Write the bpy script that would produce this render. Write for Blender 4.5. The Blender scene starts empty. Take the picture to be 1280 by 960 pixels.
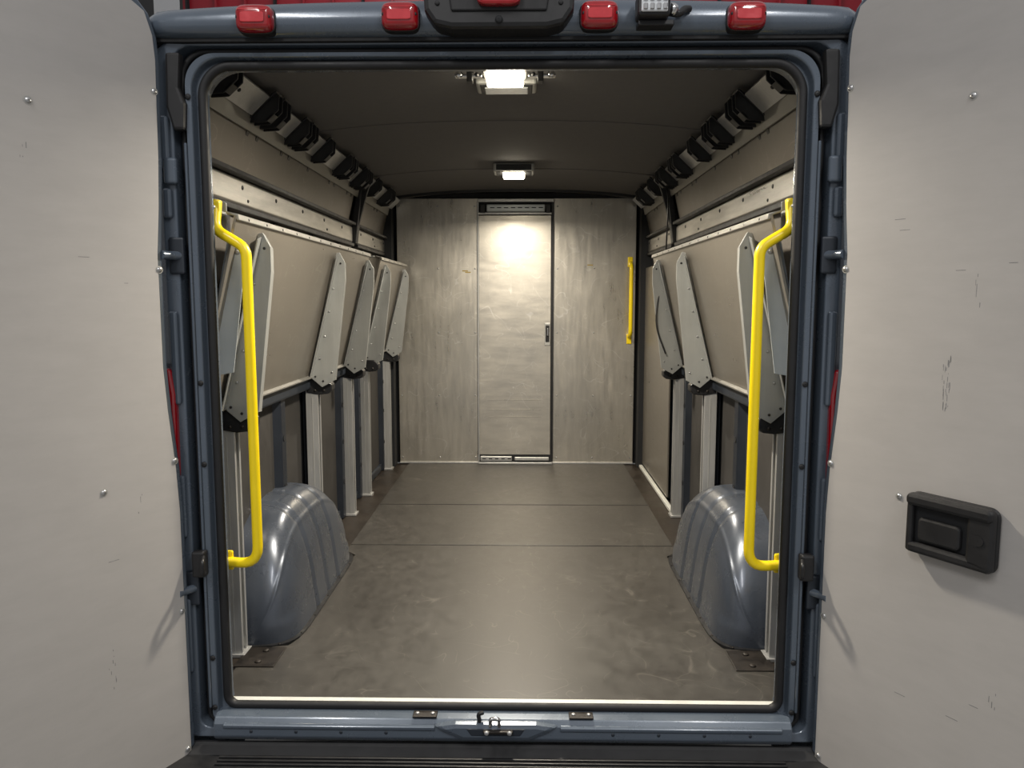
import bpy, bmesh, math, random
from mathutils import Vector
random.seed(4)
scn=bpy.context.scene
scn.view_settings.view_transform='Standard'
scn.view_settings.exposure=0.0

# ---------------------------------------------------------------- materials
def mat(name,col,rough=.5,metal=0.,var=.15,scale=6.,col2=None,bump=0.,stretch=(1,1,1),scr=0.,scrcol=(.05,.05,.05),emis=None,estr=0.,coat=0.,rvar=.1,spec=.5,swirl=0.,fine=0.,fst=(1,1,.08),fscale=45.,lines=0.,lcol=(.6,.6,.55)):
    m=bpy.data.materials.new(name); m.use_nodes=True
    nt=m.node_tree; N=nt.nodes; L=nt.links
    b=N['Principled BSDF']
    tc=N.new('ShaderNodeTexCoord'); mp=N.new('ShaderNodeMapping'); mp.inputs['Scale'].default_value=stretch
    L.new(tc.outputs['Object'],mp.inputs[0])
    n=N.new('ShaderNodeTexNoise'); n.inputs['Scale'].default_value=scale; n.inputs['Detail'].default_value=9; n.inputs['Roughness'].default_value=.68
    n.inputs['Distortion'].default_value=swirl
    L.new(mp.outputs[0],n.inputs['Vector'])
    cr=N.new('ShaderNodeValToRGB'); cr.color_ramp.elements[0].position=.32; cr.color_ramp.elements[1].position=.68
    c=Vector(col)
    c2=Vector(col2) if col2 else c*(1+var)
    c1=c if col2 else c*(1-var)
    cr.color_ramp.elements[0].color=(*c1,1); cr.color_ramp.elements[1].color=(*c2,1)
    L.new(n.outputs['Fac'],cr.inputs[0])
    out=cr.outputs[0]
    def mixin(fac,col):
        nonlocal out
        mx=N.new('ShaderNodeMix'); mx.data_type='RGBA'
        L.new(fac,mx.inputs[0]); L.new(out,mx.inputs[6]); mx.inputs[7].default_value=(*col,1)
        out=mx.outputs[2]
    if scr>0:
        n2=N.new('ShaderNodeTexNoise'); n2.inputs['Scale'].default_value=9; n2.inputs['Detail'].default_value=10; n2.inputs['Roughness'].default_value=.78; n2.inputs['Distortion'].default_value=swirl
        mp2=N.new('ShaderNodeMapping'); mp2.inputs['Scale'].default_value=(stretch[0]*.9,stretch[1]*1.3,stretch[2]*.7); mp2.inputs['Location'].default_value=(3,7,1)
        L.new(tc.outputs['Object'],mp2.inputs[0]); L.new(mp2.outputs[0],n2.inputs['Vector'])
        r2=N.new('ShaderNodeValToRGB'); r2.color_ramp.elements[0].position=.60; r2.color_ramp.elements[1].position=.74
        r2.color_ramp.elements[0].color=(0,0,0,1); r2.color_ramp.elements[1].color=(scr,scr,scr,1)
        L.new(n2.outputs['Fac'],r2.inputs[0])
        mixin(r2.outputs[0],scrcol)
    if lines>0:
        # thin wandering scratches: iso-lines of smooth noise, masked
        for k,(sc,w_) in enumerate(((2.6,.0030),(5.0,.0055),(9.0,.008))):
            mpk=N.new('ShaderNodeMapping'); mpk.inputs['Location'].default_value=(k*5.3+1,k*2.1,k*3.7); mpk.inputs['Rotation'].default_value=(k*.5,k*.9,k*.3)
            nk=N.new('ShaderNodeTexNoise'); nk.inputs['Scale'].default_value=sc; nk.inputs['Detail'].default_value=1.0; nk.inputs['Distortion'].default_value=.6
            L.new(tc.outputs['Object'],mpk.inputs[0]); L.new(mpk.outputs[0],nk.inputs['Vector'])
            s_=N.new('ShaderNodeMath'); s_.operation='SUBTRACT'; s_.inputs[1].default_value=.5; L.new(nk.outputs['Fac'],s_.inputs[0])
            a_=N.new('ShaderNodeMath'); a_.operation='ABSOLUTE'; L.new(s_.outputs[0],a_.inputs[0])
            r_=N.new('ShaderNodeMapRange'); r_.inputs[1].default_value=0; r_.inputs[2].default_value=w_; r_.inputs[3].default_value=lines; r_.inputs[4].default_value=0
            L.new(a_.outputs[0],r_.inputs[0])
            mk=N.new('ShaderNodeTexNoise'); mk.inputs['Scale'].default_value=7; L.new(mpk.outputs[0],mk.inputs['Vector'])
            rm=N.new('ShaderNodeMapRange'); rm.inputs[1].default_value=.45; rm.inputs[2].default_value=.6; L.new(mk.outputs['Fac'],rm.inputs[0])
            mu=N.new('ShaderNodeMath'); mu.operation='MULTIPLY'; L.new(r_.outputs[0],mu.inputs[0]); L.new(rm.outputs[0],mu.inputs[1])
            mixin(mu.outputs[0],lcol)
    rsrc=n.outputs['Fac']
    if fine>0:
        mp3=N.new('ShaderNodeMapping'); mp3.inputs['Scale'].default_value=fst
        n3=N.new('ShaderNodeTexNoise'); n3.inputs['Scale'].default_value=fscale; n3.inputs['Detail'].default_value=6; n3.inputs['Roughness'].default_value=.7
        L.new(tc.outputs['Object'],mp3.inputs[0]); L.new(mp3.outputs[0],n3.inputs['Vector'])
        r3=N.new('ShaderNodeMapRange'); r3.inputs[1].default_value=.3; r3.inputs[2].default_value=.7; r3.inputs[3].default_value=1-fine; r3.inputs[4].default_value=1+fine
        L.new(n3.outputs['Fac'],r3.inputs[0])
        vm=N.new('ShaderNodeVectorMath'); vm.operation='SCALE'
        L.new(out,vm.inputs[0]); L.new(r3.outputs[0],vm.inputs['Scale']); out=vm.outputs[0]
        ad=N.new('ShaderNodeMath'); ad.operation='ADD'; ml=N.new('ShaderNodeMath'); ml.operation='MULTIPLY'; ml.inputs[1].default_value=.5
        L.new(n.outputs['Fac'],ad.inputs[0]); L.new(n3.outputs['Fac'],ad.inputs[1]); L.new(ad.outputs[0],ml.inputs[0]); rsrc=ml.outputs[0]
    L.new(out,b.inputs['Base Color'])
    mr=N.new('ShaderNodeMapRange'); mr.inputs[1].default_value=.3; mr.inputs[2].default_value=.7; mr.inputs[3].default_value=max(.03,rough-rvar); mr.inputs[4].default_value=min(1,rough+rvar)
    L.new(rsrc,mr.inputs[0]); L.new(mr.outputs[0],b.inputs['Roughness'])
    b.inputs['Metallic'].default_value=metal
    b.inputs['Coat Weight'].default_value=coat; b.inputs['Coat Roughness'].default_value=.12
    b.inputs['Specular IOR Level'].default_value=spec
    if bump>0:
        bp=N.new('ShaderNodeBump'); bp.inputs['Strength'].default_value=bump; bp.inputs['Distance'].default_value=.004
        L.new(rsrc,bp.inputs['Height']); L.new(bp.outputs[0],b.inputs['Normal'])
    if emis:
        b.inputs['Emission Color'].default_value=(*emis,1); b.inputs['Emission Strength'].default_value=estr
    return m

M_blue=mat('blue_paint',(.098,.122,.155),.27,.2,.05,3,coat=.5)
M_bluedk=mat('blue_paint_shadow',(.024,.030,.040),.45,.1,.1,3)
M_bluepost=mat('blue_post',(.014,.018,.026),.42,.1,.15,6)
M_blueint=mat('blue_interior_primer',(.068,.080,.103),.28,.35,.10,4,coat=.35,scr=.2,scrcol=(.14,.16,.19))
M_black=mat('black_plastic',(.012,.012,.013),.45,0,.2,20)
M_rub=mat('black_rubber',(.008,.008,.009),.6,0,.2,20)
M_hole=mat('dark_cavity',(.010,.011,.013),.8,0,.3,8)
M_alu=mat('brushed_aluminium',(.62,.585,.515),.33,.86,.07,1.8,bump=.015,scr=.22,scrcol=(.74,.71,.65),rvar=.12,swirl=.1,fine=.08,fst=(1,1,.12),fscale=34,lines=.5,lcol=(.9,.88,.83))
M_aludoor=mat('aluminium_door_sheet',(.64,.605,.535),.36,.82,.07,1.8,bump=.015,scr=.22,scrcol=(.76,.73,.67),rvar=.12,swirl=.1,fine=.07,fst=(.2,1,1),fscale=30,lines=.5,lcol=(.9,.88,.83))
M_rail=mat('rail_aluminium',(.40,.385,.35),.34,.75,.2,4,stretch=(1,.5,2),scr=.5,scrcol=(.56,.55,.51),swirl=.2,fine=.2,fst=(1,.08,1))
M_alup=mat('aluminium_extrusion',(.52,.52,.51),.36,.55,.08,14,stretch=(1,1,.2),fine=.1)
M_lip=mat('tray_lip_metal',(.28,.27,.245),.45,.5,.1,10)
M_chan=mat('galvanised_plate',(.37,.378,.365),.36,.40,.06,5,fine=.05)
M_strut=mat('zinc_strut',(.52,.56,.58),.38,.25,.06,5)
M_shelf=mat('shelf_sheet_grey',(.27,.246,.210),.34,.55,.06,2.0,scr=.2,scrcol=(.34,.315,.28),swirl=.2,fine=.06,fst=(1,.15,1),fscale=30,lines=.3,lcol=(.44,.42,.37))
M_upper=mat('wall_board_grey',(.150,.134,.114),.40,.3,.09,2.5,scr=.3,scrcol=(.22,.20,.18),swirl=.3,fine=.09,fst=(1,.6,1),fscale=12,lines=.35,lcol=(.32,.295,.26))
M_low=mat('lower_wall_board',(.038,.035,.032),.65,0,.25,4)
M_ceil=mat('ceiling_liner',(.122,.117,.115),.85,0,.04,40,bump=.1)
M_mat=mat('floor_mat',(.034,.031,.0275),.42,0,.0,2.0,col2=(.052,.048,.042),bump=.10,scr=.45,scrcol=(.100,.091,.079),rvar=.11,swirl=.1,fine=.22,fst=(1,.6,1),fscale=22,lines=.45,lcol=(.14,.128,.11))
M_sub=mat('floor_plywood_edge',(.024,.018,.013),.45,0,.35,6)
M_yel=mat('yellow_powdercoat',(.93,.69,.003),.38,0,.03,10,coat=.3)
M_door=mat('door_liner_board',(.405,.388,.372),.5,0,.04,1.3,scr=.15,scrcol=(.30,.29,.28),rvar=.06,fine=.035,fst=(.25,.25,1),fscale=30)
M_red=mat('red_lens',(.32,.005,.010),.10,0,.15,30,coat=1)
M_redl=mat('red_lens_ridge',(.55,.03,.04),.15,0,.1,30,coat=1)
M_chr=mat('chrome',(.7,.7,.7),.15,1,.03,10)
M_rivet=mat('rivet_metal',(.5,.5,.5),.3,.8,.05,10)
M_white=mat('white_strip',(.62,.62,.57),.4,0,.08,20)
M_em=mat('lamp_lens',(.9,.88,.8),.4,0,.01,5,emis=(1,.90,.70),estr=26)
M_lampfr=mat('lamp_frame',(.42,.42,.40),.35,.3,.05,10)
M_clear=mat('work_lamp_lens',(.75,.78,.8),.1,.2,.1,60,coat=1)
M_rust=mat('rusty_steel',(.022,.018,.015),.5,.3,.5,20)
M_conc=mat('garage_concrete',(.25,.25,.24),.6,0,.15,2)
M_gwall=mat('garage_paint',(.5,.5,.5),.7,0,.05,2)
M_gred=mat('red_steel',(.30,.007,.018),.4,0,.1,5)
M_scuff=mat('scuff',(.20,.20,.20),.7,0,.3,60)

def checker():
    m=bpy.data.materials.new('checkerboard_paint'); m.use_nodes=True; nt=m.node_tree
    c=nt.nodes.new('ShaderNodeTexChecker'); c.inputs['Scale'].default_value=3.0
    c.inputs['Color1'].default_value=(.6,.6,.6,1); c.inputs['Color2'].default_value=(.03,.03,.03,1)
    t=nt.nodes.new('ShaderNodeTexCoord'); nt.links.new(t.outputs['Object'],c.inputs['Vector'])
    nt.links.new(c.outputs[0],nt.nodes['Principled BSDF'].inputs['Base Color']); return m
M_check=checker()

# ---------------------------------------------------------------- mesh helpers
def empty(name):
    e=bpy.data.objects.new(name,None); e.empty_display_size=.1
    scn.collection.objects.link(e); return e
def finish(name,bm,m,par,smooth=False,bev=0,seg=2,ang=35):
    bmesh.ops.recalc_face_normals(bm,faces=bm.faces[:])
    me=bpy.data.meshes.new(name); bm.to_mesh(me); bm.free()
    o=bpy.data.objects.new(name,me); scn.collection.objects.link(o)
    me.materials.append(m)
    if smooth:
        for p in me.polygons: p.use_smooth=True
    if bev>0:
        md=o.modifiers.new('bev','BEVEL'); md.width=bev; md.segments=seg; md.limit_method='ANGLE'; md.angle_limit=math.radians(ang)
    if par: o.parent=par
    return o
def mesh(name,vs,fs,m,par,smooth=False,bev=0):
    bm=bmesh.new(); v=[bm.verts.new(p) for p in vs]
    for f in fs: bm.faces.new([v[i] for i in f])
    return finish(name,bm,m,par,smooth,bev)
def box(name,x0,x1,y0,y1,z0,z1,m,par=None,bev=0,seg=2):
    x0,x1=sorted((x0,x1));y0,y1=sorted((y0,y1));z0,z1=sorted((z0,z1))
    vs=[(x,y,z) for x in(x0,x1) for y in(y0,y1) for z in(z0,z1)]
    fs=[(0,1,3,2),(4,6,7,5),(0,4,5,1),(2,3,7,6),(0,2,6,4),(1,5,7,3)]
    bm=bmesh.new(); v=[bm.verts.new(p) for p in vs]
    for f in fs: bm.faces.new([v[i] for i in f])
    return finish(name,bm,m,par,False,bev,seg)
def prism(name,pts,fn,a0,a1,m,par,bev=0,smooth=False):
    n=len(pts); vs=[fn(u,v,a0) for u,v in pts]+[fn(u,v,a1) for u,v in pts]
    fs=[tuple(range(n)),tuple(range(2*n-1,n-1,-1))]+[(i,(i+1)%n,n+(i+1)%n,n+i) for i in range(n)]
    return mesh(name,vs,fs,m,par,smooth,bev)
XZ=lambda u,v,a:(u,a,v)
YZ=lambda u,v,a:(a,u,v)
XY=lambda u,v,a:(u,v,a)
def fillet(pts,r,n=6):
    P=[Vector(p) for p in pts]; out=[P[0]]
    for i in range(1,len(P)-1):
        a=(P[i-1]-P[i]);b=(P[i+1]-P[i]); d=min(r,a.length*.49,b.length*.49)
        p0=P[i]+a.normalized()*d; p1=P[i]+b.normalized()*d
        for k in range(n+1):
            t=k/n; out.append((1-t)**2*p0+2*t*(1-t)*P[i]+t*t*p1)
    out.append(P[-1]); return out
def tube(name,pts,r,m,par,fil=0,cyc=False):
    if fil: pts=fillet(pts,fil)
    cu=bpy.data.curves.new(name,'CURVE'); cu.dimensions='3D'; cu.bevel_depth=r; cu.bevel_resolution=5; cu.use_fill_caps=True
    sp=cu.splines.new('POLY'); sp.points.add(len(pts)-1)
    for i,p in enumerate(pts): sp.points[i].co=(*p,1)
    sp.use_cyclic_u=cyc; sp.use_smooth=True
    cu.materials.append(m)
    o=bpy.data.objects.new(name,cu); scn.collection.objects.link(o); o.parent=par
    return o
def disc(name,c,nrm,r,h,m,par,dome=True,n=14):
    nv=Vector(nrm).normalized(); a=nv.orthogonal().normalized(); b=nv.cross(a); c=Vector(c)
    prof=[(r,0),(r*.95,h*.5),(r*.6,h*.95),(0.001,h)] if dome else [(r,0),(r,h),(.001,h)]
    vs=[];fs=[]
    for (rr,hh) in prof:
        for k in range(n):
            t=2*math.pi*k/n; vs.append(c+nv*hh+a*rr*math.cos(t)+b*rr*math.sin(t))
    for j in range(len(prof)-1):
        for k in range(n): fs.append((j*n+k,j*n+(k+1)%n,(j+1)*n+(k+1)%n,(j+1)*n+k))
    fs.append(tuple(range(n)))
    return mesh(name,vs,fs,m,par,dome)

YB=3.32   # partition
# ---------------------------------------------------------------- room shell
F=empty('floor')
box('subfloor',-.96,.96,.02,YB+.02,-.03,-.001,M_sub,F)
ww=.725
prism('mat_rear',[(-.80,.012),(.80,.012),(.86,.06),(.86,.34),(.74,.36),(ww-.005,.42),(ww-.005,1.30),(.775,1.36),(.775,1.443),(-.775,1.443),(-.775,1.36),(-ww+.005,1.30),(-ww+.005,.42),(-.74,.36),(-.86,.34),(-.86,.06)],XY,0,.006,M_mat,F)
box('mat_middle',-.775,.775,1.456,2.183,0,.006,M_mat,F,.002)
box('mat_front',-.775,.775,2.196,YB-.01,0,.006,M_mat,F,.002)
box('seam_strip',-.775,.775,1.443,1.456,-.001,.002,M_hole,F)
box('seam_strip',-.775,.775,2.183,2.196,-.001,.002,M_hole,F)
box('threshold_strip',-.80,.80,-.006,.016,-.006,.009,M_white,F,.003)
for s in(-1,1):
    box('anchor_plate',s*.74,s*.87,.20,.34,.006,.010,M_rust,F,.002)
    for yy in(.23,.31):
        disc('anchor_bolt',(s*.80,yy,.01),(0,0,1),.011,.006,M_rust,F)
# ceiling
C=empty('ceiling')
def cz(x): return 1.938-.050*(abs(x)/.87)**2.6
def arcsheet(name,y0,y1,dz,th,m,par,w=.87,n=24):
    pts=[(-w+2*w*i/n,cz(-w+2*w*i/n)+dz) for i in range(n+1)]
    pts+= [(x,z+th) for x,z in reversed(pts)]
    return prism(name,pts,XZ,y0,y1,m,par)
arcsheet('ceiling_liner',.04,YB+.04,0,.02,M_ceil,C)
for yy in(1.22,2.42):
    arcsheet('ceiling_bow',yy,yy+.09,-.003,.006,M_ceil,C,.84)
arcsheet('front_edge_trim',YB-.06,YB-.01,-.018,.018,M_black,C,.86)
arcsheet('ceiling_seam',.34,.345,-.002,.004,M_black,C,.84)
# side walls
def sidewall(s,name):
    W=empty(name)
    out=[(.96,-.03),(.96,.86),(.955,1.48),(.935,1.62),(.872,1.888)]
    pts=[(s*x,z) for x,z in out]+[(s*(x+.02),z) for x,z in reversed(out)]
    prism('steel_skin',pts,XZ,.06,YB+.04,M_hole,W)
    up=[(.925,1.605),(.862,1.87)]
    for (a,b) in((.07,2.20),(2.30,3.22)):
        prism('upper_board',[(s*x,z) for x,z in up]+[(s*(x+.012),z) for x,z in reversed(up)],XZ,a,b,M_upper,W,.002)
    prism('mid_board',[(s*.945,.86),(s*.943,1.49),(s*.953,1.49),(s*.957,.86)],XZ,.08,3.25,M_upper,W)
    for y in(.45,.95,1.5,2.0,2.6):
        box('board_joint_post',s*.925,s*.946,y-.02,y+.02,1.40,1.50,M_black,W,.003)
    for (a,b) in((.07,2.24),(2.34,3.25)):
        pr=[(.918,1.50),(.910,1.51),(.910,1.585),(.925,1.60),(.945,1.60),(.945,1.50)]
        prism('load_rail',[(s*x,z) for x,z in pr],XZ,a,b,M_rail,W,.002)
        box('load_rail_lip',s*.888,s*.94,a,b,1.598,1.614,M_black,W,.003)
        box('load_rail_foot',s*.900,s*.94,a,b,1.480,1.500,M_black,W,.003)
        y=a+.12;k=0
        while y<b-.05:
            disc('rail_bolt',(s*.910,y,1.565),(-s,0,0),.008,.004,M_black,W)
            if k%3==1: disc('rail_bolt',(s*.910,y+.05,1.525),(-s,0,0),.006,.004,M_black,W)
            y+=.36;k+=1
    for (a,b) in((.08,.27),(.36,.90),(1.0,1.26),(1.40,1.9),(2.0,2.38),(2.5,3.2)):
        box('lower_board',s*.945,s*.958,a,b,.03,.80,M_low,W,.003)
    for y in(.93,1.38,1.93,2.36,3.12):
        prism('body_post',[(s*.955,y-.05),(s*.915,y-.03),(s*.915,y+.03),(s*.955,y+.05)],XY,.0,.84,M_bluepost,W,.006)
        for z in(.2,.42,.62): disc('post_hole',(s*.914,y,z),(-s,0,0),.013,.002,M_hole,W,False)
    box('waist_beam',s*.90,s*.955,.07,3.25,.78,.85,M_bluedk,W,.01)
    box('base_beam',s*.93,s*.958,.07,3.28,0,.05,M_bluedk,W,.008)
    prism('strap_post',[(s*.93,1.49),(s*.895,1.50),(s*.845,1.86),(s*.875,1.88)],XZ,2.25,2.31,M_black,W,.004)
    prism('strap_brace',[(s*.88,1.60),(s*.83,1.78),(s*.80,1.86),(s*.84,1.84),(s*.89,1.70)],XZ,2.27,2.295,M_black,W,.003)
    box('far_gap_dark',s*.86,s*.955,3.22,YB,0,1.85,M_hole,W)  # dark fill: paints the gap beside the partition as deep shade
    return W
WL=sidewall(-1,'wall_left'); WR=sidewall(1,'wall_right')
box('forward_board',.895,.905,2.28,3.28,.03,1.40,M_shelf,WR,.002)
box('base_strip',.872,.897,2.05,3.28,.0,.02,M_white,WR,.004)
# partition
B=empty('wall_back')
box('panel_left',-.84,-.268,YB,YB+.02,.008,1.885,M_alu,B,.003)
box('panel_right',.262,.84,YB,YB+.02,.008,1.885,M_alu,B,.003)
box('backing',-.96,.96,YB+.05,YB+.06,0,1.98,M_hole,B)
arc=[(-.84+1.68*i/20,cz(-.84+1.68*i/20)) for i in range(21)]
prism('panel_header',[(-.84,1.86)]+arc+[(.84,1.86)],XZ,YB+.018,YB+.03,M_hole,B)
box('base_channel',-.84,.84,YB-.012,YB+.0,0.006,.018,M_alup,B,.002)
for x in [-.82,-.55,-.29,.29,.55,.82]:
    for z in(.05,.5,.95,1.4,1.83): disc('panel_rivet',(x,YB,z),(0,-1,0),.006,.003,M_rivet,B)
M_lab=mat('label_residue',(.40,.30,.08),.6)
for sx,zz in((-.36,1.38),(-.34,1.37),(.52,1.42)):
    box('label_remnant',sx-.02,sx+.02,YB-.001,YB,zz,zz+.008,M_lab,B)
D1=empty('door_1')
box('sliding_leaf',-.262,.245,YB-.028,YB-.010,.075,1.765,M_aludoor,D1,.003)
box('leaf_edge_post',.247,.262,YB-.03,YB+.0,.03,1.86,M_black,D1)
box('leaf_side_post',-.270,-.262,YB-.03,YB+.0,.03,1.86,M_alup,D1)
box('leaf_side_shadow_gap',-.275,-.270,YB-.004,YB+.0,.03,1.86,M_hole,D1)
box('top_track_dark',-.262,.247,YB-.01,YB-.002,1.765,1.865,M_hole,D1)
box('top_track_rail',-.262,.247,YB-.040,YB-.012,1.770,1.785,M_alup,D1,.003)
box('top_roller_bar',-.205,.20,YB-.058,YB-.020,1.788,1.838,M_strut,D1,.006)
for i in range(8): box('roller_slot',-.18+i*.048,-.15+i*.048,YB-.060,YB-.057,1.811,1.817,M_hole,D1)
box('top_cap',-.268,.262,YB-.04,YB-.0,1.855,1.878,M_alup,D1,.003)
for x in(-.25,.205): box('roller_hanger',x,x+.035,YB-.045,YB-.020,1.780,1.838,M_black,D1,.003)
box('bottom_track',-.27,.26,YB-.05,YB-.0,.008,.024,M_alup,D1,.003)
box('bottom_slot',-.262,.247,YB-.030,YB-.002,.024,.075,M_hole,D1)
box('bottom_guide',-.255,-.03,YB-.048,YB-.030,.032,.066,M_alup,D1,.004)
box('bottom_guide_b',-.01,.235,YB-.048,YB-.030,.036,.060,M_alup,D1,.004)
for i in range(5): box('guide_slot',-.24+i*.045,-.215+i*.045,YB-.050,YB-.047,.046,.053,M_hole,D1)
box('latch_plate',.200,.242,YB-.036,YB-.028,.86,1.02,M_lampfr,D1,.004)
box('latch_cup',.208,.235,YB-.040,YB-.030,.885,1.005,M_black,D1,.004)
box('latch_lever',.217,.229,YB-.055,YB-.040,.93,.985,M_chr,D1,.004)
for z in(.35,.40,.47): box('press_line',-.2,.18,YB-.0295,YB-.027,z,z+.003,M_alu,D1)

# ---------------------------------------------------------------- grab handles
def handle(s):
    H=empty('grab_handle'); y=.055
    tube('bar',[(s*.812,y+.02,1.46),(s*.812,y,1.378),(s*.765,y-.005,1.352),(s*.722,y-.01,1.325),(s*.72,y-.01,.405),(s*.83,y,.408)],.0150,M_yel,H,.055)
    box('mount_top',s*.798,s*.826,y+.002,y+.018,1.37,1.46,M_yel,H,.006)
    disc('mount_bolt',(s*.812,y-.008,1.44),(0,-1,0),.007,.006,M_rivet,H)
    box('mount_bottom',s*.80,s*.83,y+.002,y+.014,.38,.44,M_yel,H,.006)
for s in(-1,1): handle(s)
H=empty('grab_handle'); 
tube('bar',[(.80,YB-.0,1.44),(.80,YB-.07,1.42),(.80,YB-.07,.94),(.80,YB-.0,.92)],.014,M_yel,H,.04)
for z in(1.45,.91): box('foot',.782,.818,YB-.008,YB,z-.04,z+.03,M_yel,H,.008)

# ---------------------------------------------------------------- uprights + shelves
def upright(s,Y,wide=.05,ztop=.80):
    U=empty('shelf_upright')
    t=.004; x0,x1=.925,.870
    a,b=Y-wide/2,Y+wide/2
    pr=[(x0,a),(x1,a),(x1,a+.012),(x1+t,a+.012),(x1+t,a+t),(x0-.02,a+t),(x0-.02,b-t),(x1+t,b-t),(x1+t,b-.012),(x1,b-.012),(x1,b),(x0,b)]
    prism('channel',[(s*x,y) for x,y in pr],XY,.01,ztop,M_alup,U,.001)
    box('face_groove',s*.894,s*.898,a-.0015,a+.001,.02,.74,M_lampfr,U)
    box('foot',s*.86,s*.93,a-.01,b+.01,0,.012,M_alup,U,.002)
    hp=[(.92,.765),(.86,.755),(.82,.760),(.805,.775),(.805,.80),(.83,.825),(.92,.83)]
    prism('pivot_mount',[(s*x,z) for x,z in hp],XZ,Y-.030,Y+.035,M_black,U,.005)
    for x,z in((.84,.775),(.88,.775)): disc('pivot_bolt',(s*x,Y-.030,z),(0,-1,0),.006,.005,M_rust,U)
def shelf(s,y0,y1,brs,strut=False):
    S=empty('folding_shelf')
    lean=[(.897,.84),(.757,1.42)]
    prism('tray_sheet',[(s*lean[0][0],lean[0][1]),(s*lean[1][0],lean[1][1]),(s*(lean[1][0]+.008),lean[1][1]+.003),(s*(lean[0][0]+.008),lean[0][1]+.002)],XZ,y0,y1,M_shelf,S,.001)
    prism('tray_top_lip',[(s*.751,1.408),(s*.753,1.424),(s*.79,1.433),(s*.79,1.426),(s*.762,1.418),(s*.757,1.405)],XZ,y0,y1,M_lip,S,.002)
    prism('tray_bottom_lip',[(s*.897,.834),(s*.884,.832),(s*.884,.838),(s*.895,.846)],XZ,y0,y1,M_lip,S,.001)
    prism('wall_stay',[(s*.80,1.432),(s*.94,1.445),(s*.94,1.43),(s*.80,1.42)],XZ,y0,y0+.03,M_chan,S)
    for k in range(int((y1-y0)/.16)):
        yy=y0+.08+k*.16
        disc('lip_rivet',(s*.752,yy,1.415),(-s,0,.2),.004,.002,M_black,S)
    for Y,wd in brs:
        # outer face plate: slim parallelogram with clipped corners
        q0=[(.764,1.385),(.750,1.388),(.727,1.345),(.727,1.27),(.782,.825),(.842,.792),(.898,.84)]
        prism('side_bracket',[(s*x,z) for x,z in q0],XZ,Y,Y+.003,M_chan,S,.0008)
        # fold line: second facet turned away along the aisle edge
        vs=[];fs=[]
        e=[(.750,1.388),(.727,1.345),(.727,1.27),(.782,.825)]
        for x,z in e: vs+= [(s*x,Y+.001,z),(s*(x+.006),Y+.045,z-.004)]
        for i in range(3): fs.append((2*i,2*i+1,2*i+3,2*i+2))
        o=mesh('bracket_flange',vs,fs,M_chan,S); md=o.modifiers.new('sol','SOLIDIFY'); md.thickness=.003
        vs=[];fs=[]
        for x,z in((.758,1.375),(.806,1.18),(.890,.845)): vs+=[(s*(x-.002),Y,z),(s*(x-.004),Y-.040,z-.01)]
        for i in range(2): fs.append((2*i,2*i+1,2*i+3,2*i+2))
        o=mesh('bracket_foot_flange',vs,fs,M_chan,S); md=o.modifiers.new('sol','SOLIDIFY'); md.thickness=.003
        for x,z in((.785,1.23),(.805,1.13),(.828,1.02),(.852,.92),(.80,.86),(.84,.82),(.75,1.34),(.875,.84)):
            disc('bracket_bolt',(s*(x-.004),Y-.001,z),(0,-1,0),.0045,.003,M_black if z>1.3 or z<.85 else M_rivet,S)
    if strut:
        Y=y0+.04
        prism('fold_strut',[(s*.805,1.35),(s*.765,1.345),(s*.752,1.31),(s*.800,.965),(s*.862,.955),(s*.880,1.0)],XZ,Y,Y+.004,M_strut,S,.001)
        prism('strut_channel',[(s*.90,.99),(s*.93,.99),(s*.93,1.45),(s*.90,1.45)],XZ,Y+.03,Y+.05,M_alup,S,.002)
        prism('strut_tab',[(s*.80,1.38),(s*.835,1.375),(s*.86,1.45),(s*.83,1.47),(s*.80,1.46)],XZ,Y-.005,Y-.001,M_chan,S,.002)
        for x,z in((.775,1.32),(.86,.98),(.82,1.43)): disc('strut_bolt',(s*x,Y-.006 if z>1.4 else Y,z),(0,-1,0),.008,.005,M_rivet,S)
for Y in(.31,1.31,1.99,2.42,3.14): upright(-1,Y)
for Y in(.31,1.31,1.99): upright(1,Y)
shelf(-1,.08,1.96,[(.27,.04),(1.26,.04),(1.90,.03)],True)
shelf(-1,2.28,3.22,[(2.40,.04),(3.10,.04)])
shelf(1,.08,2.10,[(.27,.04),(1.26,.04),(1.90,.03)],True)

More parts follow.
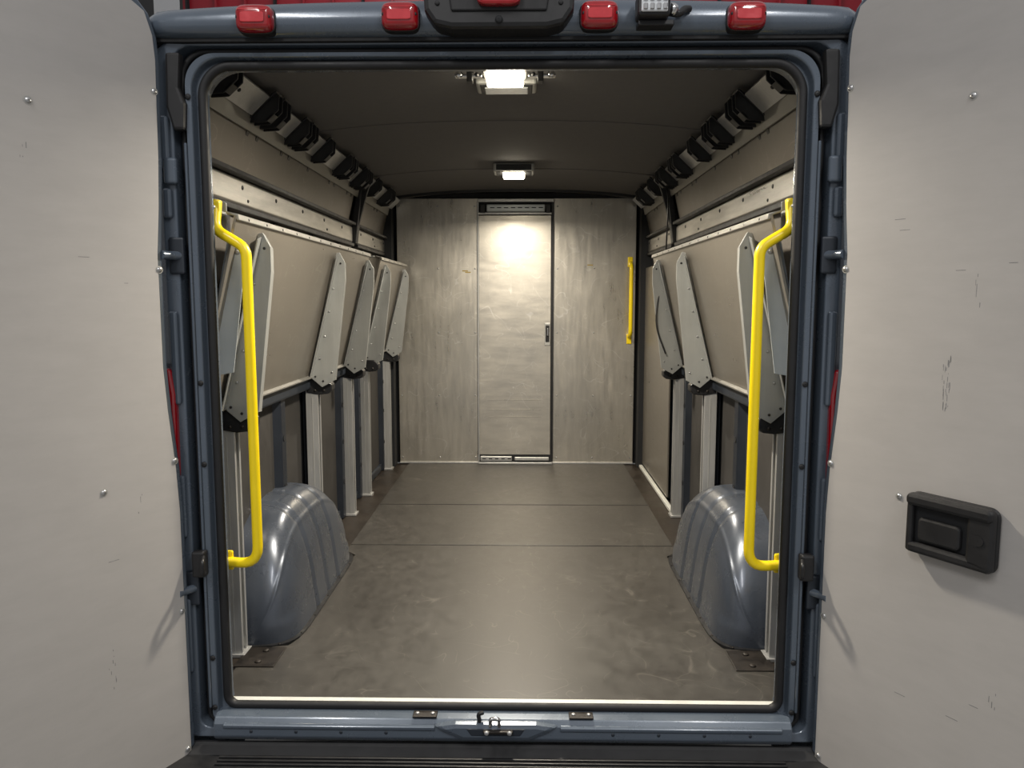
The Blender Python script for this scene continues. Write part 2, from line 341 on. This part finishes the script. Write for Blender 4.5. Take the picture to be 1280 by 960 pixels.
# ---------------------------------------------------------------- wheel wells
def well(s):
    Wl=empty('wheel_arch'); y0,y1=.35,1.34; Wd=.226; Hh=.425; NA,NB=110,60
    vs=[];fs=[]
    for i in range(NA+1):
        a=.5-.5*math.cos(math.pi*i/NA); q=abs(2*a-1)
        h=Hh*max(0,(1-q**3.0))**(1/1.9); w=Wd*max(0.0,(1-q**9))**(1/4)
        w=max(w,.02); h=max(h,.004)
        rib=.007*sum(math.exp(-((a-c)/.013)**4) for c in(.34,.50,.66))
        for j in range(NB+1):
            th=math.pi/2*j/NB
            sn=math.sin(th)
            z=h*sn**(2/5.4)
            x=.958-(w-rib)*max(0,math.cos(th))**(2/5.4)
            x+= .050*(z/Hh)**1.5*max(0,math.cos(th))**.5
            z-=rib*sn
            z-=.045*(max(0,math.cos(th)))**.8*(z/Hh)
            bd=.004*math.exp(-((th-.80)/.07)**2)*min(1,h/.15)
            st=.008/(1+math.exp((z-.08)/.006))*min(1,h/.2)*max(0,math.cos(th))
            x-=bd*.7+st; z+=bd*.7
            vs.append((s*x,y0+(y1-y0)*a,max(z,0)))
    for i in range(NA):
        for j in range(NB):
            p=i*(NB+1)+j; fs.append((p,p+1,p+NB+2,p+NB+1))
    mesh('arch_shell',vs,fs,M_blueint,Wl,True)
    base=[]
    for i in range(33):
        a=.5-.5*math.cos(math.pi*i/32); q=abs(2*a-1); w=max(.02,Wd*max(0,(1-q**9))**.25)+.022
        base.append((s*(.958-w),y0-.012+(y1-y0+.024)*a))
    base=[(s*.958,y0-.012)]+base+[(s*.958,y1+.012)]
    prism('floor_flange',base,XY,0,.010,M_black,Wl)
    for i in range(4,32,4):
        x,y=base[i]; disc('flange_screw',(x+s*.006,y,.010),(0,0,1),.005,.003,M_rust,Wl)
for s in(-1,1): well(s)

# ---------------------------------------------------------------- ceiling tracks with clips
def track(s):
    T=empty('ceiling_cargo_track')
    pr=[(.868,1.812),(.862,1.802),(.798,1.862),(.805,1.872)]
    prism('rail',[(s*x,z) for x,z in pr],XZ,.10,3.25,M_alup,T,.001)
    prism('rail_lower_flange',[(s*.884,1.755),(s*.866,1.822),(s*.862,1.820),(s*.878,1.755)],XZ,.10,3.20,M_lip,T,.001)
    def Q(u,v):
        return (.865+(-.067)*u-.70*v, 1.806+.060*u-.71*v)
    y=.17;k=0
    while y<3.1:
        for dy in ((0,.095) if k%3 else (0,)):
            for t in(0,.040):
                pts=[Q(-.25,-.005),Q(-.25,.016),Q(.20,.050),Q(.85,.050),Q(1.25,.018),Q(1.25,-.005)]
                prism('clip_cheek',[(s*a,b) for a,b in pts],XZ,y+dy+t,y+dy+t+.006,M_black,T,.002)
            pts=[Q(.25,.042),Q(.25,.050),Q(.62,.050),Q(.62,.042)]
            prism('clip_bridge',[(s*a,b) for a,b in pts],XZ,y+dy,y+dy+.046,M_black,T,.002)
            pts=[Q(-.3,0),Q(-.3,.006),Q(1.3,.006),Q(1.3,0)]
            prism('clip_base',[(s*a,b) for a,b in pts],XZ,y+dy-.010,y+dy+.056,M_black,T,.002)
            pts=[Q(-.3,.0),Q(-.3,.016),Q(-.85,.034),Q(-.95,.024),Q(-.5,.0)]
            prism('clip_tongue',[(s*a,b) for a,b in pts],XZ,y+dy+.008,y+dy+.036,M_black,T,.003)
        y+=.37; k+=1
    y=.33
    while y<3.2:
        a,b=Q(.5,.004); disc('track_bolt',(s*a,y,b),(-s*.7,0,-.7),.007,.005,M_black,T); y+=.37
for s in(-1,1): track(s)
cab=empty('black_cable')
tube('cable',[(.84,2.2,1.83),(.80,1.9,1.70),(.79,1.85,1.60),(.80,1.95,1.35),(.76,1.9,1.2),(.74,1.88,1.05),(.80,1.88,.9)],.004,M_black,cab,.1)

# ---------------------------------------------------------------- dome lamps
def lamp(y,wings):
    Lm=empty('ceiling_lamp'); z=cz(0)-.002
    if wings:
        yh=y+.19
        box('housing',-.105,.105,yh-.075,yh+.06,z-.022,z,M_lampfr,Lm,.008)
        box('inner_trim',-.09,.09,yh-.060,yh+.045,z-.026,z-.02,M_black,Lm,.003)
        box('clear_cover',-.075,.075,yh-.045,yh+.035,z-.030,z-.024,M_clear,Lm,.003)
        box('lamp_body',-.07,.07,y-.05,y+.045,z-.030,z-.012,M_lampfr,Lm,.005)
        for s in(-1,1):
            box('wing',s*.075,s*.165,y-.012,y+.012,z-.034,z-.022,M_chr,Lm,.003)
            box('wing_post',s*.105,s*.125,y-.02,y+.02,z-.05,z-.0,M_black,Lm,.003)
            disc('wing_knob',(s*.15,y-.013,z-.028),(0,-1,0),.012,.012,M_chr,Lm)
            disc('wing_stud',(s*.092,y-.013,z-.028),(0,-1,0),.007,.008,M_black,Lm)
    else:
        box('housing',-.115,.115,y-.08,y+.08,z-.045,z,M_lampfr,Lm,.008)
        box('inner_trim',-.098,.098,y-.083,y-.076,z-.038,z-.008,M_black,Lm,.002)
        box('inner_trim_under',-.098,.098,y-.066,y+.066,z-.048,z-.043,M_black,Lm,.002)
    zz=z if wings else z-.015
    box('lens',-.060,.060,y-.052,y+.036,zz-.058,zz-.029,M_em,Lm,.008)
    ld=bpy.data.lights.new('lamp_light','AREA'); ld.shape='RECTANGLE'; ld.size=.12; ld.size_y=.08; ld.energy=43 if wings else 33; ld.color=(1,.905,.755); ld.spread=math.radians(166)
    lo=bpy.data.objects.new('lamp_light',ld); scn.collection.objects.link(lo); lo.location=(0,y,zz-.065); lo.parent=Lm
lamp(.46,True); lamp(2.30,False)

# ---------------------------------------------------------------- rear frame of van
V=empty('van_body')
def ring(hw,zt,zb,rt,rb,y,n=10):
    P=[]
    for cx,cz_,r,a0 in((hw-rt,zt-rt,rt,0),(-hw+rt,zt-rt,rt,90),(-hw+rb,zb+rb,rb,180),(hw-rb,zb+rb,rb,270)):
        for k in range(n+1):
            a=math.radians(a0+90*k/n); P.append((cx+r*math.cos(a),y,cz_+r*math.sin(a)))
    return P
def loft(name,rings,m,par,smooth=True):
    n=len(rings[0]); vs=[p for r in rings for p in r]; fs=[]
    for i in range(len(rings)-1):
        for k in range(n): fs.append((i*n+k,i*n+(k+1)%n,(i+1)*n+(k+1)%n,(i+1)*n+k))
    o=mesh(name,vs,fs,m,par,False,0)
    md=o.modifiers.new('bev','BEVEL'); md.width=.004; md.segments=3; md.limit_method='ANGLE'; md.angle_limit=math.radians(30)
    return o
R=[ring(.93,1.86,-.03,.10,.03,.075),ring(.82,1.81,-.015,.10,.03,.07),ring(.803,1.803,-.012,.080,.03,.03),ring(.803,1.803,-.012,.080,.03,.0),
   ring(.824,1.818,-.03,.082,.03,-.004),ring(.828,1.822,-.034,.082,.03,-.028),ring(.842,1.832,-.045,.08,.03,-.032)]
loft('door_aperture_inner',R,M_blue,V)
R=[ring(.842,1.832,-.045,.08,.03,-.032),ring(.846,1.835,-.05,.075,.03,.01),ring(.876,1.848,-.06,.06,.03,.012)]
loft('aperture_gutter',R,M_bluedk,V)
R=[ring(.876,1.848,-.06,.06,.03,.012),ring(.880,1.852,-.065,.055,.03,-.028),ring(.915,1.864,-.09,.05,.03,-.034),ring(.955,1.872,-.10,.04,.03,.0),ring(.985,1.89,-.11,.05,.04,.10)]
loft('door_aperture_outer',R,M_blue,V)
sl=ring(.806,1.806,-.004,.080,.03,-.006,14)
tube('aperture_seal',sl,.0125,M_rub,V,0,True)
sl=ring(.860,1.843,-.055,.07,.03,-.004,14)
tube('gutter_seal',sl,.008,M_rub,V,0,True)
prof=[(-.005,1.868),(-.045,1.866),(-.066,1.874),(-.074,1.890),(-.070,1.908),(-.052,1.926),(-.01,1.937),(.06,1.947),(.25,1.960),(1.2,1.985),(3.4,1.99)]
vs=[];fs=[];NX=60
for i in range(NX+1):
    t=-1+2*i/NX; x=.965*t
    e=abs(t)
    for j,(y,z) in enumerate(prof):
        k=(z-1.866)/.09
        zz=z+ (.040*(1-e**3))*min(1,max(0,k)) - max(0,(e-.94)/.06)**2*.07*max(0,k)
        yy=y+ .04*max(0,(e-.9)/.1)**2 if y<.05 else y
        vs.append((x,yy,zz))
n=len(prof)
for i in range(NX):
    for j in range(n-1): fs.append((i*n+j,i*n+j+1,(i+1)*n+j+1,(i+1)*n+j))
mesh('roof_cap',vs,fs,M_blue,V,True)
box('header_gap',-.93,.93,-.045,-.004,1.856,1.867,M_rub,V,.002)
for s in(-1,1):
    pr=[(.985,-.45),(1.02,-.2),(1.03,.5),(1.02,1.0),(1.0,1.5),(.96,1.9),(.965,1.97)]
    prism('side_skin',[(s*x,z) for x,z in pr]+[(s*(x-.01),z) for x,z in reversed(pr)],XZ,.10,3.6,M_blue,V)
    for z,h in((1.60,.14),(1.44,.08),(1.02,.26),(.60,.18),(.22,.22)):
        box('pillar_pressing',s*.888,s*.912,-.046,-.03,z-h/2,z+h/2,M_blue,V,.010,3)
    for z in(1.30,.36):
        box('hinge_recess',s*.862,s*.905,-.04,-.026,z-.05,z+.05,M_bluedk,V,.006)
        tube('hinge_arm',[(s*.875,-.03,z),(s*.895,-.055,z),(s*.905,-.08,z)],.012,M_blue,V,.01)
    box('hinge_upper',s*.868,s*.905,-.05,-.03,1.49,1.56,M_blue,V,.008,3)
    prism('corner_buffer',[(s*.845,1.83),(s*.885,1.83),(s*.888,1.69),(s*.872,1.63),(s*.842,1.63),(s*.838,1.70),(s*.852,1.74)],XZ,-.052,-.02,M_rub,V,.008)
    prism('pillar_lip',[(s*.842,1.60),(s*.850,1.60),(s*.850,.0),(s*.842,.0)],XZ,-.040,-.030,M_blue,V,.004)
    box('latch_body',s*.835,s*.872,-.062,-.03,.40,.475,M_black,V,.006)
    tube('latch_loop',[(s*.838,-.06,.46),(s*.83,-.085,.455),(s*.83,-.085,.42),(s*.838,-.06,.415)],.006,M_black,V,.01)
    for z in(1.72,.95,.72,.15,-.0):
        disc('pillar_plug',(s*.835,-.033,z),(0,-1,0),.008,.004,M_rub,V)
    pr=[(.905,.62),(.902,.70),(.90,.92),(.91,.99),(.99,1.0),(1.02,.92),(1.02,.64),(.99,.60)]
    prism('tail_light_lens',[(s*x,z) for x,z in pr],XZ,-.052,-.02,M_red,V,.008)
    prism('tail_light_housing',[(s*(x+.01),z) for x,z in pr],XZ,-.02,.03,M_black,V,.004)
def sq(x,z,w,h,p=.45,n=32):
    out=[]
    for k in range(n):
        a=2*math.pi*k/n; c,s_=math.cos(a),math.sin(a)
        out.append((x+w*math.copysign(abs(c)**p,c),z+h*math.copysign(abs(s_)**p,s_)))
    return out
def marker(x,z,y=-.075,w=.050,h=.034):
    Mk=empty('marker_light')
    prism('base',sq(x,z,w,h),XZ,y+.03,y-.004,M_black,Mk,.004)
    lay=[(0.96,-.004),(.95,-.016),(.88,-.026),(.72,-.032),(.4,-.034)]
    n=32; vs=[];fs=[]
    for sc,dy in lay: vs+=[(a,y+dy,b) for a,b in sq(x,z,w*sc,h*sc)]
    for j in range(len(lay)-1):
        for k in range(n): fs.append((j*n+k,j*n+(k+1)%n,(j+1)*n+(k+1)%n,(j+1)*n+k))
    fs.append(tuple(range((len(lay)-1)*n,len(lay)*n)))
    mesh('lens',vs,fs,M_red,Mk,True)
    prism('reflex_panel',sq(x,z-.003,w*.62,.013,.3),XZ,y-.032,y-.037,M_redl,Mk,.002)
    for k in(-1,1): disc('lens_screw',(x+k*w*.8,y-.026,z),(0,-1,0),.005,.003,M_rub,Mk)
    box('lens_top_band',x-w*.75,x+w*.75,y-.034,y-.026,z+.015,z+.019,M_redl,Mk,.002)
for x in(-.63,-.255,.255,.63): marker(x,1.894+.010*(1-(x/.9)**2))
CH=empty('brake_light_housing')
pts=[(-.195,2.02),(-.188,1.905),(-.165,1.872),(-.12,1.862),(.12,1.862),(.165,1.872),(.188,1.905),(.195,2.02)]
prism('shell',pts,XZ,-.125,-.04,M_black,CH,.012)
prism('recess',[(-.135,2.00),(-.12,1.90),(.12,1.90),(.135,2.00)],XZ,-.131,-.123,M_rub,CH,.004)
prism('brake_lens',sq(0,1.935,.055,.026),XZ,-.15,-.125,M_red,CH,.006)
disc('camera_eye',(0,-.126,1.880),(0,-1,0),.010,.006,M_hole,CH)
for s in(-1,1): disc('housing_screw',(s*.155,-.126,1.92),(0,-1,0),.006,.003,M_rub,CH)
WKL=empty('work_light')
box('body',.345,.425,-.15,-.085,1.880,1.940,M_black,WKL,.008)
box('lens',.352,.418,-.156,-.149,1.887,1.933,M_clear,WKL,.004)
for i in range(4):
    for j in range(2): box('lens_cell',.357+i*.016,.368+i*.016,-.160,-.155,1.891+j*.02,1.906+j*.02,M_chr,WKL,.002)
for i in range(5): box('heat_fin',.35+i*.016,.356+i*.016,-.15,-.09,1.938,1.949,M_black,WKL)
box('bracket',.35,.44,-.12,-.075,1.866,1.880,M_black,WKL,.003)
tube('arm',[(.425,-.11,1.90),(.455,-.11,1.895),(.47,-.09,1.915),(.485,-.075,1.92)],.009,M_black,WKL,.02)
disc('arm_knob',(.43,-.115,1.905),(1,0,0),.016,.02,M_chr,WKL)

# sill
SL=empty('door_sill')
pr=[(-.0,-.012),(-.03,-.012),(-.05,-.018),(-.062,-.035),(-.066,-.07),(-.055,-.085),(.05,-.085),(.05,-.012)]
prism('sill_beam',pr,YZ,-.83,.83,M_blue,SL,.004)
prism('sill_bead',[(-.060,-.03),(-.068,-.036),(-.068,-.044),(-.062,-.05)],YZ,-.80,-.19,M_blue,SL,.002)
prism('sill_bead',[(-.060,-.03),(-.068,-.036),(-.068,-.044),(-.062,-.05)],YZ,.17,.80,M_blue,SL,.002)
bs=[(-.20,-.030),(-.13,-.020),(.10,-.020),(.17,-.030),(.13,-.052),(.08,-.074),(-.11,-.074),(-.16,-.052)]
prism('striker_boss',bs,XZ,-.074,-.04,M_blue,SL,.014)
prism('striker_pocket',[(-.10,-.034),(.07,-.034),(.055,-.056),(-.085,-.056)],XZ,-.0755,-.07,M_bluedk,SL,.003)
for x in(-.22,.23):
    box('contact_plate',x-.035,x+.035,-.056,-.022,-.014,-.009,M_rust,SL,.002)
    for k in(-1,1): disc('plate_screw',(x+k*.022,-.038,-.009),(0,0,1),.006,.004,M_alup,SL)
box('striker_base',-.05,.035,-.086,-.05,-.045,-.036,M_rust,SL,.003)
tube('striker_loop',[(-.03,-.07,-.03),(-.03,-.072,-.005),(-.005,-.072,-.005),(-.005,-.07,-.03)],.005,M_chr,SL,.008)
tube('striker_hook',[(-.06,-.06,-.03),(-.065,-.06,.003),(-.05,-.06,.006)],.006,M_black,SL,.008)
for x in(-.04,.025): disc('striker_bolt',(x,-.086,-.040),(0,-1,0),.007,.005,M_alup,SL)
for i in range(12):
    x=-.72+i*.13
    if abs(x)>.2: disc('sill_spot',(x,-.064,-.055),(0,-1,.1),.005,.002,M_bluedk,SL)
# bumper
BP=empty('rear_bumper')
pr=[(-.045,-.09),(-.06,-.10),(-.085,-.115),(-.33,-.125),(-.36,-.14),(-.37,-.30),(-.30,-.34),(-.045,-.34)]
prism('step',pr,YZ,-.95,.95,M_black,BP,.008)
for i in range(14):
    y=-.10-i*.016
    box('tread_rib',-.80,.80,y-.004,y+.004,-.119-(i*.0005),-.108-(i*.0006),M_black,BP,.002)

# ---------------------------------------------------------------- rear doors
def reardoor(s,handle=False):
    D=empty('rear_cargo_door')
    hx,hy=.903,-.08; sn,cs=math.sin(math.radians(30)),math.cos(math.radians(30))
    def P(t,z,w): return (s*(hx+sn*t-cs*w), hy-cs*t-sn*w, z)
    edge=[(-.03,-.20),(-.03,.0),(-.03,.60),(-.024,.72),(-.008,.88),(0,1.0),(0,1.30),(-.010,1.42),(-.016,1.55),(-.021,1.80),(-.016,1.86),(.004,1.915),(.035,1.945),(.08,1.958)]
    slab=edge+[(.72,1.975),(.76,1.94),(.78,1.88),(.79,-.15),(.77,-.20)]
    prism('door_skin',slab,P,-.06,0,M_blue,D,.006)
    ins=[(t+.017,z) for t,z in edge[1:-1]]
    ins=[(t,min(z,1.93)) for t,z in ins]
    tr=[(-.013,-.18)]+ins+[(.08,1.938),(.71,1.95),(.755,1.88),(.765,-.14),(.74,-.18)]
    prism('liner_board',tr,P,.0005,.006,M_door,D,.0015)
    nr=Vector(P(0,0,1))-Vector(P(0,0,0))
    for t,z in((.014,1.26),(-.004,.74),(-.004,.31),(-.002,-.1),(.004,1.72),(.20,.695),(.322,1.63),(.60,1.63),(.60,.5),(.60,1.1)):
        disc('liner_rivet',P(t,z,.006),nr,.0075,.004,M_rivet,D)
        disc('rivet_washer',P(t,z,.0055),nr,.010,.0012,M_lampfr,D,False)
    def pb(nm,t0,t1,z0,z1,w0,w1,m,bv):
        prism(nm,[(t0,z0),(t1,z0),(t1,z1),(t0,z1)],P,w0,w1,m,D,bv)
    rnd=random.Random(3 if s>0 else 8)
    marks=[(.30,.98,34),(.36,1.22,5),(.45,.3,4)] if s>0 else [(.205,.22,9),(.1,.62,3),(.34,1.5,4)]
    for mt,mz,nn in marks:
        for k in range(nn):
            t=mt+rnd.uniform(-.010,.010); z=mz+rnd.uniform(-.06,.06); h=rnd.uniform(.002,.018); w=rnd.uniform(.0008,.0018)
            pb('scuff_mark',t,t+w,z,z+h,.006,.0062,M_scuff,0)
    for k in range(9 if s>0 else 3):
        t=rnd.uniform(.1,.5); z=rnd.choice([1.35,1.42,1.25,.55,.2])+rnd.uniform(-.05,.05); w=rnd.uniform(.01,.03)
        pb('scuff_mark',t,t+w,z,z+.0015,.006,.0062,M_scuff,0)
    if handle:
        def oval(t0,t1,z0,z1,r):
            P2=[]
            for cx,cz_,a0 in((t1-r,z1-r,0),(t0+r,z1-r,90),(t0+r,z0+r,180),(t1-r,z0+r,270)):
                for k in range(7):
                    a=math.radians(a0+15*k); P2.append((cx+r*math.cos(a),cz_+r*math.sin(a)))
            return P2
        prism('handle_bezel',oval(.237,.448,.572,.722,.022),P,.006,.022,M_black,D,.008)
        prism('handle_cup',oval(.258,.392,.600,.690,.014),P,.018,.0228,M_hole,D,.002)
        prism('handle_paddle',oval(.268,.372,.606,.664,.012),P,.022,.034,M_black,D,.006)
        prism('handle_hood',oval(.240,.445,.690,.720,.012),P,.018,.044,M_black,D,.009)
        prism('handle_sill',oval(.243,.442,.574,.600,.009),P,.018,.038,M_black,D,.008)
        prism('handle_side',oval(.386,.446,.576,.718,.012),P,.018,.038,M_black,D,.008)
        prism('handle_side',oval(.240,.256,.576,.718,.007),P,.018,.036,M_black,D,.005)
        disc('handle_key',P(.415,.645,.038),nr,.012,.002,M_rub,D,False)
reardoor(-1); reardoor(1,True)

# ---------------------------------------------------------------- garage around
G=empty('garage_floor'); box('slab',-8,8,-7,9,-.75,-.65,M_conc,G)
G=empty('garage_wall')
box('wall_lower',-8,8,8,8.1,-.65,4.2,M_gwall,G); box('wall_checker',-8,8,8,8.1,4.2,7,M_check,G)
G=empty('red_roof_beam')
box('web_plate',-3.45,3.45,6.04,6.06,4.02,4.40,M_gred,G)
for z in(4.0,4.40): box('flange',-3.45,3.45,5.96,6.14,z,z+.03,M_gred,G)
for i in range(24):
    x=-3.4+i*.3
    box('stiffener',x,x+.02,5.98,6.12,4.02,4.40,M_hole if i%3==0 else M_gred,G)
for nm,x in(('left',-6.0),('right',6.0)):
    G=empty('garage_side_wall'); box('panel',x,x+.1,-7,9,-.65,5,M_gwall,G)

# ---------------------------------------------------------------- lights, world
w=bpy.data.worlds.new('w'); scn.world=w; w.use_nodes=True
w.node_tree.nodes['Background'].inputs[0].default_value=(.89,.89,.91,1); w.node_tree.nodes['Background'].inputs[1].default_value=.42
def area(nm,loc,rot,sx,sy,e,col=(1,1,1)):
    d=bpy.data.lights.new(nm,'AREA'); d.shape='RECTANGLE'; d.size=sx; d.size_y=sy; d.energy=e; d.color=col
    o=bpy.data.objects.new(nm,d); scn.collection.objects.link(o); o.location=loc; o.rotation_euler=rot
area('overhead_fill_light',(-1.6,-3.2,4.2),(math.radians(10),0,0),.25,2.4,80,(1,.985,.97))  # unseen overhead light, added for speculars
area('overhead_fill_light',(1.6,-3.2,4.2),(math.radians(10),0,0),.25,2.4,80,(1,.985,.97))  # its mirrored twin, also unseen and added for speculars
area('overhead_fill_light',(0,3.6,5.2),(math.radians(50),0,0),3,.3,55,(.97,.98,1))  # unseen light added high at the back to brighten the red beam

# ---------------------------------------------------------------- camera
cd=bpy.data.cameras.new('camera'); cd.sensor_width=36; cd.lens=27; cd.clip_start=.02
co=bpy.data.objects.new('camera',cd); scn.collection.objects.link(co)
co.location=(.069,-2.14,1.18); co.rotation_euler=(math.radians(90-6.24),0,math.radians(1.03))
scn.camera=co
